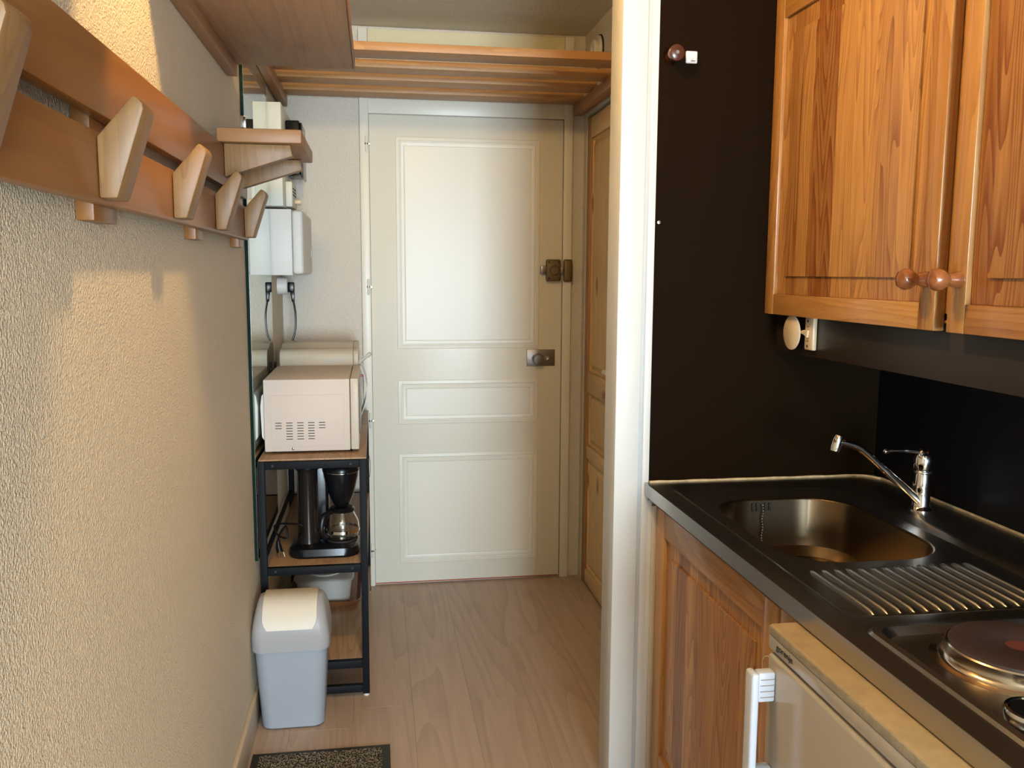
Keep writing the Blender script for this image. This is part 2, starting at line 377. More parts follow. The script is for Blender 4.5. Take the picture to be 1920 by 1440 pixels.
put('head_rail', MB().box(-0.018, 0.814, 3.802, YD, 2.0365, 2.11, bev=0.0015), 'white', t1)
t2 = struct('trim_2', loc=(0.4, 3.79, 2.11), label='cream panel closing the wall above the entrance door', cat='panel')
put('top_panel', MB().box(-0.017, 0.813, 3.803, YD, 2.111, 2.374, bev=0.002), 'cream', t2)
put('panel_frame', MB().box(-0.017, 0.020, 3.800, 3.804, 2.111, 2.345, bev=0.001).box(0.78, 0.813, 3.800, 3.804, 2.111, 2.345, bev=0.001), 'cream', t2)

# deadbolt on the door
db = thing('rim_lock', 'aged brass rim deadbolt screwed across the upper right door edge', 'lock', (0.785, 3.805, 1.39))
put('lock_case', MB().box(0.738, 0.802, 3.775, 3.8045, 1.346, 1.44, bev=0.007, seg=3), 'brass', db)
put('cylinder', MB().lathe([(0.021, 0), (0.021, -0.006), (0.018, -0.010), (0.001, -0.011)], (0.772, 3.776, 1.392), 'y', cap=(False, True)), 'brass', db)
put('bolt_bar', MB().box(0.714, 0.740, 3.783, 3.8045, 1.378, 1.412, bev=0.002), 'satin', db)
put('bolt_bar', MB().box(0.800, 0.815, 3.783, 3.7955, 1.378, 1.406, bev=0.001), 'satin', db)
put('keeper', MB().box(0.8135, 0.853, 3.772, 3.7955, 1.344, 1.441, bev=0.009, seg=3), 'brass', db)
for x, z in ((0.748, 1.358), (0.792, 1.358), (0.748, 1.428), (0.792, 1.428)):
    put('screw', MB().lathe([(0.0045, 0.001), (0.0045, -0.001)], (x, 3.7752, z), 'y', 12), 'darkslot', db)
lk = thing('door_lock_plate', 'brushed steel lock plate with round knob on the entrance door', 'lock', (0.72, 3.805, 0.974))
put('plate', MB().box(0.657, 0.783, 3.799, 3.8048, 0.973, 1.046, bev=0.002), 'satin', lk)
put('round_knob', MB().lathe([(0.012, 0), (0.012, -0.018), (0.024, -0.024), (0.025, -0.040), (0.020, -0.046), (0.001, -0.047)], (0.702, 3.799, 1.006), 'y', cap=(False, True)), 'satin', lk)
put('key_rosette', MB().lathe([(0.0095, 0), (0.0095, -0.003), (0.005, -0.0035), (0.005, -0.001)], (0.746, 3.799, 1.008), 'y', 20, cap=(False, True)), 'chrome', lk)

# ------------------------------------------------------------------ pine closet door, right
d2 = struct('door_2', loc=(0.91, 3.4, 0), label='knotty pine closet door with three raised panels beside the entrance door', cat='door')
XC = 0.905
put('door_post', MB().box(XC + 0.004, XC + 0.04, 3.735, 3.765, 0.0, 2.045, bev=0.002), 'closetF', d2)
for (a, b_) in ((2.96, 3.732), (2.24, 2.952)):
    put('stile', MB().box(XC, XC + 0.03, b_ - 0.042, b_, 0.012, 2.03, bev=0.003), 'closetF', d2)
    put('stile', MB().box(XC, XC + 0.03, a, a + 0.042, 0.012, 2.03, bev=0.003), 'closetF', d2)
    for z0, z1 in ((1.945, 2.03), (0.868, 0.955), (0.575, 0.632), (0.012, 0.075)):
        put('rail', MB().box(XC + 0.001, XC + 0.029, a + 0.0425, b_ - 0.0425, z0, z1, bev=0.003), 'closetY', d2)
    for z0, z1 in ((0.956, 1.944), (0.633, 0.867), (0.076, 0.574)):
        mb = MB(); y0, y1 = a + 0.0425, b_ - 0.0425; rr = []
        for ins, h in ((0, 0.010), (0.006, 0.008), (0.012, 0.017), (0.014, 0.018), (0.034, 0.008), (0.036, 0.007)):
            rr.append([Vector((XC + h, y0 + ins, z0 + ins)), Vector((XC + h, y1 - ins, z0 + ins)), Vector((XC + h, y1 - ins, z1 - ins)), Vector((XC + h, y0 + ins, z1 - ins))])
        mb.rings(rr, (False, True)); put('raised_panel', mb, 'closetZ', d2, sharp=15)
put('pull', MB().prism([(3.372, 0.978), (3.43, 0.978), (3.425, 0.994), (3.378, 0.994)], XC - 0.006, XC + 0.012, 'x', bev=0.003), 'plastic', d2, label='small white pull')

# ------------------------------------------------------------------ mirror
mr = thing('wall_mirror', 'tall frameless mirror with dark green edge on the left wall by the door', 'mirror', (XW, 3.04, 0.48))
put('glass_sheet', MB().box(XW + 0.0005, XW + 0.010, 2.752, 3.328, 0.48, 2.34), 'mirroredge', mr)
put('silvered_face', MB().box(XW + 0.010, XW + 0.0108, 2.7535, 3.327, 0.4815, 2.3385), 'mirror', mr)
put('mirror_clip', MB().box(XW + 0.0005, XW + 0.016, 2.742, 2.752, 1.80, 1.835, bev=0.001), 'chrome', mr)

# ------------------------------------------------------------------ coat rack
XR = XW + 0.045
cr = thing('coat_rack', 'long orange-brown coat rack with slanted wooden pegs on the left wall', 'coat rack', (XW, 1.5, 1.45))
put('board', MB().box(XR - 0.021, XR, 0.35, 2.52, 1.577, 1.671, bev=0.003), 'boardY', cr, label='upper board')
put('board', MB().box(XR - 0.021, XR, 0.35, 2.52, 1.466, 1.554, bev=0.003), 'boardY', cr, label='lower board')
for y in (0.55, 1.235, 1.90, 2.48):
    put('batten', MB().box(XW + 0.0008, XR - 0.0215, y, y + 0.105 if y < 1.5 else y + 0.085, 1.446, 1.66, bev=0.001), 'boardY', cr)
pg = [(XR + 0.0005, 1.471), (XR + 0.0005, 1.546), (XR + 0.040, 1.592), (XR + 0.045, 1.597), (XR + 0.051, 1.595), (XR + 0.057, 1.588), (XR + 0.058, 1.581), (XR + 0.022, 1.471)]
for y in (0.77, 1.185, 1.60, 2.008, 2.44):
    put('peg', MB().prism(pg, y, y + 0.058, 'y', bev=0.003), 'peg', cr)

ws = thing('hat_shelf', 'small wooden shelf on two wedge brackets at the far end of the coat rack', 'shelf', (-0.25, 2.31, 1.6))
put('shelf_board', MB().box(-0.352, -0.163, 2.13, 2.50, 1.6745, 1.706, bev=0.003), 'rackX', ws)
for y in (2.15, 2.43):
    put('bracket', MB().prism([(XR + 0.0005, 1.6735), (-0.190, 1.6735), (-0.186, 1.648), (XR + 0.0005, 1.598)], y, y + 0.030, 'y', bev=0.002), 'peg', ws)

os_ = thing('overhead_shelf', 'wide pine board shelf overhead on the left wall, above the coat rack', 'shelf', (-0.2, 2.1, 1.9))
put('shelf_board', MB().box(XW + 0.001, -0.050, 1.65, 2.53, 1.932, 1.950, bev=0.002), 'over', os_)
put('shelf_board', MB().box(XW + 0.001, -0.050, 0.30, 1.35, 1.932, 1.950, bev=0.002), 'over', os_)
put('wall_cleat', MB().box(XW + 0.001, XW + 0.028, 0.30, 2.525, 1.900, 1.9315, bev=0.002), 'over', os_)
put('front_lip', MB().box(-0.0495, -0.0455, 1.65, 2.53, 1.928, 1.956, bev=0.001), 'rackY', os_)

# ------------------------------------------------------------------ slatted luggage rack
hr = thing('slatted_rack', 'slatted pine luggage rack spanning the corridor above the entrance door', 'rack', (0.25, 3.5, 2.1))
for y0, y1 in ((2.99, 3.105), (3.23, 3.325), (3.435, 3.54), (3.665, 3.785)):
    put('slat', MB().box(-0.355, 0.866, y0, y1, 2.0945, 2.122, bev=0.002), 'slatX', hr)
put('side_rail', MB().box(0.850, 0.886, 2.99, 3.79, 2.050, 2.094, bev=0.003), 'rackY', hr)
put('side_rail', MB().box(-0.374, -0.342, 2.99, 3.79, 2.050, 2.094, bev=0.003), 'rackY', hr)
put('wall_cleat', MB().box(0.8865, 0.904, 2.99, 3.79, 2.060, 2.10, bev=0.002), 'rackY', hr)

# ------------------------------------------------------------------ vent
vt = thing('air_vent', 'round white air vent on the right wall above the slatted rack', 'vent', (0.9, 3.56, 2.27))
put('vent_rim', MB().lathe([(0.062, 0), (0.062, -0.012), (0.058, -0.016), (0.048, -0.016)], (0.9045, 3.56, 2.262), 'x', cap=(False, False)), 'plastic', vt)
put('vent_gasket', MB().lathe([(0.066, 0), (0.066, -0.006), (0.05, -0.006)], (0.9046, 3.56, 2.262), 'x', cap=(False, False)), 'darkslot', vt)
put('vent_disc', MB().lathe([(0.047, -0.012), (0.047, -0.028), (0.040, -0.033), (0.016, -0.033), (0.012, -0.022), (0.001, -0.022)], (0.9045, 3.56, 2.262), 'x', cap=(False, True)), 'plastic', vt)

# ------------------------------------------------------------------ electrics on the left wall beyond the mirror
ep = thing('meter_board', 'white electricity meter board with black meter beyond the mirror', 'electric panel', (XW, 3.55, 1.62))
put('back_board', MB().box(XW + 0.001, -0.325, 3.335, 3.80, 1.618, 1.985, bev=0.003), 'panelwhite', ep)
put('meter_body', MB().box(-0.3245, -0.272, 3.47, 3.66, 1.745, 1.945, bev=0.006), 'blackplastic', ep, label='black meter housing')
put('meter_cover', MB().box(-0.2715, -0.264, 3.475, 3.655, 1.735, 1.938, bev=0.003), 'smoke', ep)
put('breaker', MB().box(-0.3245, -0.300, 3.42, 3.60, 1.622, 1.715, bev=0.004), 'panelwhite', ep)
for k in range(3): put('breaker_slot', MB().box(-0.3002, -0.2985, 3.44, 3.56, 1.690 - k * 0.012, 1.694 - k * 0.012), 'darkslot', ep)
put('breaker_knob', MB().lathe([(0.010, 0), (0.012, 0.016), (0.009, 0.024), (0.001, 0.025)], (-0.2998, 3.53, 1.648), 'x', 20, cap=(False, True)), 'ivory', ep)
fb = thing('fuse_box', 'white rounded fuse box under the electricity meter board', 'electric panel', (XW, 3.56, 1.37))
put('box_body', MB().box(XW + 0.001, -0.298, 3.335, 3.79, 1.368, 1.608, bev=0.003), 'plastic', fb)
put('box_cover', MB().box(-0.2975, -0.258, 3.337, 3.785, 1.372, 1.604, bev=0.012, seg=4), 'plastic', fb)
put('cover_latch', MB().box(-0.2575, -0.254, 3.70, 3.74, 1.44, 1.47, bev=0.001), 'panelwhite', fb)
so = thing('wall_socket', 'round white surface socket under the fuse box', 'socket', (XW, 3.62, 1.29))
put('socket_body', MB().lathe([(0.034, 0.001), (0.034, 0.030), (0.030, 0.040), (0.021, 0.041), (0.020, 0.032), (0.001, 0.032)], (XW, 3.62, 1.325), 'x', cap=(False, True)), 'plastic', so)
pc = thing('power_cord', 'black power cord hanging from the white socket behind the microwave', 'cable', (-0.33, 3.62, 1.28))
put('plug', MB().box(-0.3435, -0.318, 3.604, 3.632, 1.300, 1.340, bev=0.004).prism([(-0.335, 1.302), (-0.318, 1.302), (-0.319, 1.262), (-0.330, 1.262)], 3.61, 3.626, 'y', bev=0.002), 'blackplastic', pc)
put('cable', MB().tube(smooth_path([(-0.324, 3.618, 1.268), (-0.316, 3.61, 1.21), (-0.320, 3.605, 1.14), (-0.342, 3.60, 1.075), (-0.362, 3.605, 0.98), (-0.362, 3.61, 0.86)]), 0.0038), 'blackplastic', pc)

# ------------------------------------------------------------------ metal storage rack
YA, YB = 2.77, 3.735
sr = thing('storage_rack', 'black metal storage rack with wood boards against the left wall', 'shelf unit', (-0.21, 3.25, 0))
XL, XRR = -0.372, -0.036
for x0 in (XL, XRR - 0.022):
    for y0 in (YA, YB - 0.022):
        leg = put('leg', MB().box(x0, x0 + 0.022, y0, y0 + 0.022, 0.008, 0.792, bev=0.0015), 'blackmetal', sr)
        put('foot', MB().lathe([(0.009, 0.0), (0.011, 0.004), (0.008, 0.008)], (x0 + 0.011, y0 + 0.011, 0), n=14), 'plastic', leg)
for y0 in (YA, YB - 0.02):
    for z0, z1 in ((0.766, 0.791), (0.422, 0.447), (0.098, 0.124), (0.014, 0.039)):
        put('cross_bar', MB().box(XL + 0.0222, XRR - 0.0222, y0 + 0.0005, y0 + 0.0195, z0, z1, bev=0.0012), 'blackmetal', sr)
for x0 in (XL, XRR - 0.02):
    put('side_bar', MB().box(x0 + 0.001, x0 + 0.019, YA + 0.0225, YB - 0.0225, 0.766, 0.790, bev=0.001), 'blackmetal', sr)
for z in (0.776, 0.434):
    for x in (-0.325, -0.085):
        put('screw', MB().lathe([(0.0042, 0.001), (0.0042, -0.0012), (0.002, -0.0014)], (x, YA, z + 0.002), 'y', 12), 'darkslot', sr)
put('rack_board', MB().box(XL + 0.004, XRR + 0.001, YA + 0.004, YB - 0.001, 0.7925, 0.7985, bev=0.001), 'rackboard', sr)
for z in (0.447, 0.124):
    put('rack_board', MB().box(XL + 0.0225, XRR - 0.0005, YA + 0.023, YB - 0.0235, z - 0.012, z, bev=0.001), 'rackboard', sr)
put('back_band', MB().box(XL + 0.001, XL + 0.016, YA + 0.0225, YB - 0.0225, 0.46, 0.468, bev=0.001), 'blackmetal', sr)

# microwave
ZT = 0.7987
mw = thing('microwave', 'cream-white microwave oven on top of the black storage rack', 'microwave', (-0.21, 3.05, ZT))
body = MB().box(-0.357, -0.086, 2.853, 3.275, 0.806, 1.040, bev=0.004)
put('body', body, 'appliance', mw)
put('side_recess', MB().box(-0.335, -0.105, 2.8515, 2.8535, 0.822, 0.990, bev=0.0008), 'appliance', mw)
put('rear_housing', MB().prism([(-0.3575, 0.835), (-0.368, 0.85), (-0.371, 0.95), (-0.366, 0.985), (-0.3575, 0.995)], 2.88, 3.24, 'y', bev=0.002), 'plastic', mw)
cols = ((-0.322, 3), (-0.288, 7), (-0.2535, 7), (-0.219, 7), (-0.185, 3))
for cx, n in cols:
    for k in range(n):
        z = 0.9 - k * 0.0088
        put('vent_slot', MB().box(cx, cx + 0.020, 2.8505, 2.852, z - 0.0011, z + 0.0011), 'darkslot', mw)
put('door', MB().box(-0.0845, -0.058, 2.851, 3.277, 0.808, 1.041, bev=0.004), 'appliance2', mw)
put('door_window', MB().box(-0.0578, -0.0565, 2.95, 3.26, 0.84, 1.01, bev=0.0005), 'smoke', mw)
put('screw', MB().lathe([(0.0045, 0.001), (0.0045, -0.0015), (0.002, -0.0025)], (-0.268, 2.853, 0.8155), 'y', 12), 'satin', mw)
for x in (-0.33, -0.09):
    for y in (2.89, 3.23):
        put('foot', MB().lathe([(0.010, 0), (0.012, 0.0075)], (x, y, ZT), n=12), 'blackplastic', mw)

# second appliance, behind the microwave
to = thing('countertop_oven', 'glossy cream appliance with rounded top behind the microwave', 'small oven', (-0.2, 3.47, ZT))
pr = []
Y0, Y1, Z0, Z1 = 3.315, 3.575, ZT + 0.001, 1.112
pr = [(Y0, Z0), (Y0, 1.066)] + [(Y0 + 0.038 - 0.038 * math.cos(a), 1.066 + 0.030 * math.sin(a)) for a in (0.4, 0.8, 1.2, 1.57)] + [(Y0 + 0.06, 1.094), (Y0 + 0.11, 1.112), (Y1 - 0.03, 1.112), (Y1, 1.085), (Y1, Z0)]
put('body', MB().prism(pr, -0.352, -0.085, 'x', bev=0.003), 'appliance2', to)
put('front_frame', MB().prism([(y, z) for y, z in pr], -0.0845, -0.066, 'x', bev=0.003), 'appliance2', to)
rr = []
for k in range(9):
    t = k / 8; z = 0.84 + 0.19 * t; x = -0.0655 + 0.030 * math.sin(PI * (0.08 + 0.84 * t))
    rr.append([Vector((x, 3.34, z)), Vector((x, 3.55, z)), Vector((x - 0.003, 3.55, z)), Vector((x - 0.003, 3.34, z))])
put('curved_door', MB().rings(rr), 'clearplastic', to, label='bulging glossy door')
put('lever', MB().tube(smooth_path([(-0.0655, 3.40, 1.035), (-0.052, 3.395, 1.048), (-0.034, 3.39, 1.062), (-0.020, 3.385, 1.074)]), [0.007] * 8 + [0.006] * 8 + [0.008] * 8 + [0.005]), 'clearplastic', to, label='clear plastic lever')
put('indicator', MB().box(-0.066, -0.048, 3.375, 3.385, 0.985, 0.993, bev=0.002), 'red', to, label='red tab')
ac = thing('cable_bundle', 'tangled black cable and plug between microwave and mirror', 'cable', (-0.36, 3.31, ZT))
put('cable', MB().tube(smooth_path([(-0.366, 3.29, ZT + 0.01), (-0.3655, 3.30, 0.93), (-0.3662, 3.292, 1.0), (-0.3655, 3.306, 1.05), (-0.3665, 3.296, 1.02), (-0.366, 3.304, 0.97), (-0.3658, 3.296, 0.90)]), 0.0045), 'blackplastic', ac)
wl = thing('thin_wire', 'thin pale wire looping off the right side of the black storage rack', 'wire', (-0.03, 2.9, 0.72))
put('wire', MB().tube(smooth_path([(-0.0335, 2.86, 0.80), (-0.028, 2.865, 0.785), (-0.024, 2.87, 0.755), (-0.026, 2.86, 0.72), (-0.0335, 2.85, 0.70)]), 0.0009, 6), 'satin', wl)

# coffee maker
cm = thing('coffee_maker', 'black filter coffee maker with glass jug on the middle rack shelf', 'coffee maker', (-0.18, 2.93, 0.447))
ZB = 0.4473
YC = 2.935
put('base', MB().rings([rrect(-0.292, -0.066, YC - 0.085, YC + 0.095, 0.05, ZB), rrect(-0.296, -0.062, YC - 0.089, YC + 0.099, 0.055, ZB + 0.008), rrect(-0.292, -0.066, YC - 0.085, YC + 0.095, 0.05, ZB + 0.030), rrect(-0.280, -0.078, YC - 0.070, YC + 0.08, 0.045, ZB + 0.038)]), 'blackplastic', cm)
put('water_tank', MB().lathe([(0.040, 0.0), (0.036, 0.03), (0.034, 0.09), (0.034, 0.245), (0.036, 0.25)], (-0.232, YC - 0.01, ZB + 0.034), n=40), 'smoke', cm)
put('tank_lid', MB().lathe([(0.039, 0), (0.041, 0.006), (0.040, 0.016), (0.030, 0.022), (0.002, 0.023)], (-0.232, YC - 0.01, ZB + 0.285), n=40), 'blackplastic', cm)
put('tower', MB().box(-0.250, -0.165, YC + 0.02, YC + 0.09, ZB + 0.034, ZB + 0.30, bev=0.012, seg=3), 'blackplastic', cm)
put('filter_basket', MB().lathe([(0.022, 0), (0.030, 0.012), (0.045, 0.05), (0.056, 0.10), (0.058, 0.118)], (-0.122, YC, ZB + 0.155), n=40), 'blackplastic', cm)
put('basket_lid', MB().lathe([(0.060, 0), (0.061, 0.006), (0.056, 0.018), (0.040, 0.027), (0.002, 0.030)], (-0.122, YC, ZB + 0.2735), n=40), 'blackplastic', cm)
put('basket_trim', MB().tube([(-0.122 + 0.0595 * math.cos(a), YC + 0.0595 * math.sin(a), ZB + 0.274) for a in [i * PI / 24 for i in range(-40, 9)]], 0.0016, 6), 'chrome', cm)
put('hotplate', MB().lathe([(0.052, 0), (0.052, 0.004)], (-0.122, YC, ZB + 0.0385), n=32), 'darkslot', cm)
cf = put('carafe', MB().lathe([(0.044, 0), (0.054, 0.010), (0.058, 0.032), (0.055, 0.058), (0.042, 0.085), (0.040, 0.092), (0.038, 0.092), (0.040, 0.085), (0.0535, 0.058), (0.0565, 0.032), (0.0525, 0.012), (0.043, 0.002)], (-0.122, YC, ZB + 0.044), n=40, cap=(True, True)), 'glass', cm)
put('carafe_band', MB().lathe([(0.0585, 0.024), (0.0592, 0.024), (0.0592, 0.034), (0.0585, 0.034)], (-0.122, YC, ZB + 0.044), n=40, cap=(False, False)), 'chrome', cf)
put('carafe_lid', MB().lathe([(0.043, 0), (0.045, 0.006), (0.036, 0.014), (0.002, 0.016)], (-0.122, YC, ZB + 0.1365), n=32), 'blackplastic', cf)
put('carafe_handle', MB().tube(smooth_path([(-0.155, YC - 0.040, ZB + 0.142), (-0.178, YC - 0.064, ZB + 0.136), (-0.186, YC - 0.072, ZB + 0.095), (-0.176, YC - 0.062, ZB + 0.062), (-0.166, YC - 0.045, ZB + 0.058)]), 0.0085), 'blackplastic', cf)
put('cord', MB().tube(smooth_path([(-0.278, YC - 0.03, ZB + 0.02), (-0.24, YC - 0.095, ZB + 0.11), (-0.29, YC - 0.08, ZB + 0.12), (-0.335, YC - 0.06, ZB + 0.11), (-0.325, YC - 0.07, ZB + 0.08), (-0.295, YC - 0.085, ZB + 0.075), (-0.300, YC - 0.07, ZB + 0.11), (-0.325, YC - 0.05, ZB + 0.07), (-0.327, YC - 0.05, ZB + 0.035)]), 0.0032), 'blackplastic', cm)
pl = put('cord_plug', MB().tube([(-0.327, YC - 0.05, ZB + 0.055), (-0.326, YC - 0.052, ZB + 0.035), (-0.322, YC - 0.056, ZB + 0.018)], [0.006, 0.010, 0.011], 12), 'blackplastic', cm)
put('plug_pin', MB().tube([(-0.325, YC - 0.062, ZB + 0.018), (-0.323, YC - 0.068, ZB + 0.004)], 0.0022, 8).tube([(-0.310, YC - 0.058, ZB + 0.018), (-0.306, YC - 0.064, ZB + 0.004)], 0.0022, 8), 'chrome', pl)

# tray with plastic boxes on the lowest board
tr = thing('serving_tray', 'reddish-brown wooden serving tray on the lowest board of the rack', 'tray', (-0.21, 3.46, 0.124))
ZS = 0.1245
def tray_ring(i, z): return rrect(-0.345 + i, -0.068 - i, 3.235 + i, 3.69 - i, 0.045 - i * 0.5, z, 8)
put('tray_bowl', MB().rings([tray_ring(0.018, ZS), tray_ring(0, ZS + 0.022), tray_ring(0.004, ZS + 0.024), tray_ring(0.020, ZS + 0.005)]), 'tray', tr)
bx = thing('plastic_box', 'translucent white plastic box standing in the brown tray', 'food box', (-0.21, 3.42, 0.13))
def bx_ring(i, z): return rrect(-0.318 + i, -0.098 - i, 3.268 + i, 3.60 - i, 0.03, z, 6)
put('box_tub', MB().rings([bx_ring(0.015, ZS + 0.0065), bx_ring(0.006, ZS + 0.09), bx_ring(0.003, ZS + 0.093), bx_ring(0.008, ZS + 0.093), bx_ring(0.017, ZS + 0.009)]), 'clearplastic', bx)
put('box_lid', MB().rings([bx_ring(0.0, ZS + 0.091), bx_ring(-0.002, ZS + 0.097), bx_ring(0.004, ZS + 0.101), bx_ring(0.03, ZS + 0.099)]), 'clearplastic', bx)
put('lid_rim', MB().tube([(-0.208 + 0.085 * math.cos(a), 3.43 + 0.12 * math.sin(a), ZS + 0.1025) for a in [i * PI / 16 for i in range(33)]], 0.003, 6), 'clearplastic', bx)

# ------------------------------------------------------------------ swing bin
tb = thing('swing_bin', 'blue-grey plastic swing bin with cream flap in front of the storage rack', 'bin', (-0.265, 2.67, 0))
bxc, byc = -0.2665, 2.665
def br(hw, hd, z, r=0.035): return rrect(bxc - hw, bxc + hw, byc - hd, byc + hd, r, z, 8)
put('body', MB().rings([br(0.086, 0.068, 0.001, 0.03), br(0.093, 0.076, 0.006), br(0.1075, 0.0895, 0.262), br(0.1055, 0.0875, 0.262), br(0.091, 0.074, 0.008)]), 'bin', tb)
lr = [br(0.1130, 0.0930, 0.252), br(0.1155, 0.0940, 0.256), br(0.1155, 0.0935, 0.288, 0.035)]
for k in range(1, 10):
    a = (PI / 2) * k / 9
    hd = 0.0935 * math.cos(a) ** 0.8 + 0.006; hw = 0.1155 - 0.026 * (1 - math.cos(a)) ** 0.6
    lr.append(br(hw, hd, 0.290 + 0.113 * math.sin(a), min(0.032, hd * 0.9)))
put('lid', MB().rings(lr), 'binlid', tb, sharp=50)
fr_ = []
NA = 16
for k in range(NA + 1):
    a = math.radians(17 + 126 * k / NA)
    y = byc - math.copysign(0.0935 * abs(math.cos(a)) ** 0.8 + 0.006, math.cos(a)); z = 0.290 + 0.113 * math.sin(a)
    n = Vector((0, -math.cos(a), 0.9 * math.sin(a))).normalized() * 0.004
    w = 0.078
    w = {0: 0.066, NA: 0.066, 1: 0.075, NA - 1: 0.075}.get(k, 0.079)
    fr_.append([Vector((bxc - w, y, z)) + n, Vector((bxc + w, y, z)) + n, Vector((bxc + w, y, z)) - n, Vector((bxc - w, y, z)) - n])
put('swing_flap', MB().rings(fr_), 'binflap', tb, sharp=40)

# ------------------------------------------------------------------ doormat
dm = thing('doormat', 'dark speckled doormat with black rubber border at the bottom left', 'doormat', (-0.17, 2.2, 0))
put('rubber_border', MB().box(-0.366, 0.024, 1.85, 2.452, 0.0005, 0.005, bev=0.0015), 'rubber', dm)
pm = MB(); nx, ny = 90, 140
t = pm.bm; gr = [[t.verts.new((-0.345 + 0.345 * i / nx, 1.87 + 0.562 * j / ny, 0.0085 + random.uniform(-0.0018, 0.0018))) for i in range(nx + 1)] for j in range(ny + 1)]
for j in range(ny):
    for i in range(nx): t.faces.new((gr[j][i], gr[j][i + 1], gr[j + 1][i + 1], gr[j + 1][i]))
pp = put('pile', pm, 'pile', dm, sharp=180); pp['kind'] = 'stuff'

# ------------------------------------------------------------------ kitchenette: black panels
sp = tag(put('splashback', B(0.6905, 1.3245, 2.131, 2.1445, 0.847, 2.37), 'black'), 'tall black panel on the partition at the left end of the kitchenette', 'wall panel')
put('screw', MB().lathe([(0.0045, 0), (0.0045, -0.002), (0.002, -0.0025)], (0.699, 2.1309, 1.507), 'y', 14), 'satin', sp)
tag(put('splashback', B(1.3165, 1.3245, 0.15, 2.1305, 0.80, 2.37), 'blackblue'), 'long black panel on the wall behind the sink', 'wall panel')

# ------------------------------------------------------------------ stainless worktop with sink and hotplates
ZK = 0.847
kw = thing('kitchen_worktop', 'stainless steel worktop with sink bowl, ribbed drainer and hotplates', 'worktop', (1.0, 1.2, 0.815))
X0, X1, YK0, YK1 = 0.680, 1.315, 0.20, 2.1305
def loop_edges(bm, pts):
    vs = [bm.verts.new(p) for p in pts]; es = [bm.edges.new((vs[i], vs[(i + 1) % len(vs)])) for i in range(len(vs))]; return vs, es
top = bmesh.new()
def bridge(A, Bv):
    n = len(A)
    for i in range(n): top.faces.new((A[i], A[(i + 1) % n], Bv[(i + 1) % n], Bv[i]))
def fill(*loops):
    es = []
    for L_ in loops:
        for i in range(len(L_)):
            e = top.edges.get((L_[i], L_[(i + 1) % len(L_)])) or top.edges.new((L_[i], L_[(i + 1) % len(L_)])); es.append(e)
    bmesh.ops.triangle_fill(top, use_beauty=True, edges=es, normal=(0, 0, 1))
vl = lambda pts: [top.verts.new(p) for p in pts]
outer = vl([(X0, YK0, ZK), (X1, YK0, ZK), (X1, YK1, ZK), (X0, YK1, ZK)])
ra = vl(rrect(0.724, 1.182, 1.215, 2.088, 0.055, ZK, 10)); rb = vl(rrect(0.732, 1.170, 1.223, 2.078, 0.05, ZK - 0.002, 10)); rc = vl(rrect(0.745, 1.155, 1.236, 2.062, 0.045, ZK - 0.010, 10))
bridge(ra, rb); bridge(rb, rc)
ca = vl(rrect(0.722, 1.262, 0.28, 1.182, 0.03, ZK, 8)); cb = vl(rrect(0.726, 1.258, 0.284, 1.178, 0.03, ZK + 0.004, 8)); cc = vl(rrect(0.736, 1.248, 0.294, 1.168, 0.03, ZK + 0.005, 8)); cd = vl(rrect(0.744, 1.240, 0.302, 1.160, 0.03, ZK - 0.007, 8))
bridge(ca, cb); bridge(cb, cc); bridge(cc, cd)
fill(outer, ra, ca)
bw = vl(rrect(0.776, 1.118, 1.497, 1.972, 0.115, ZK - 0.010, 14))
fill(rc, bw)
fill(cd)
bmesh.ops.recalc_face_normals(top, faces=top.faces[:])
put('countertop', top, 'steel', kw, sharp=25)
put('front_edge', MB().box(X0 - 0.0015, X0, YK0, YK1 - 0.002, ZK - 0.033, ZK + 0.0004), 'steeledge', kw)
rr = []
for ins, dz, r in ((0, -0.010, 0.115), (0.003, -0.0115, 0.113), (0.005, -0.014, 0.11), (0.010, -0.09, 0.105), (0.018, -0.125, 0.10), (0.040, -0.145, 0.08), (0.07, -0.150, 0.06)):
    rr.append(rrect(0.776 + ins, 1.118 - ins, 1.497 + ins, 1.972 - ins, r, ZK + dz, 14))
put('sink_bowl', MB().rings(rr, (False, True)), 'bowl', kw, sharp=30)
put('sink_drain', MB().lathe([(0.042, 0), (0.040, 0.003), (0.030, 0.001), (0.001, 0.001)], (0.947, 1.735, ZK - 0.149), n=28, cap=(False, True)), 'chrome', kw)
for k, x in enumerate((0.900, 0.911, 0.932, 0.943)):
    put('overflow_slot', MB().box(x - 0.0028, x + 0.0028, 1.9605, 1.9655, 0.808, 0.829, bev=0.0015), 'darkslot', kw)
ch = MB()
for k in range(20):
    z = 0.824 - k * 0.0068
    ch.lathe([(0.0012, -0.0028), (0.0030, 0), (0.0012, 0.0028)], (0.9215 + 0.001 * math.sin(k), 1.954 + 0.001 * math.cos(k), z), n=8)
put('plug_chain', ch, 'satin', kw)
for k in range(14):
    x = 0.787 + k * 0.0238
    put('drain_ridge', MB().tube([(x, 1.462, ZK - 0.012), (x, 1.452, ZK - 0.0095), (x, 1.44, ZK - 0.008), (x, 1.26, ZK - 0.0095), (x, 1.248, ZK - 0.0125)], [0.002, 0.0045, 0.005, 0.005, 0.002], 10), 'steel', kw)
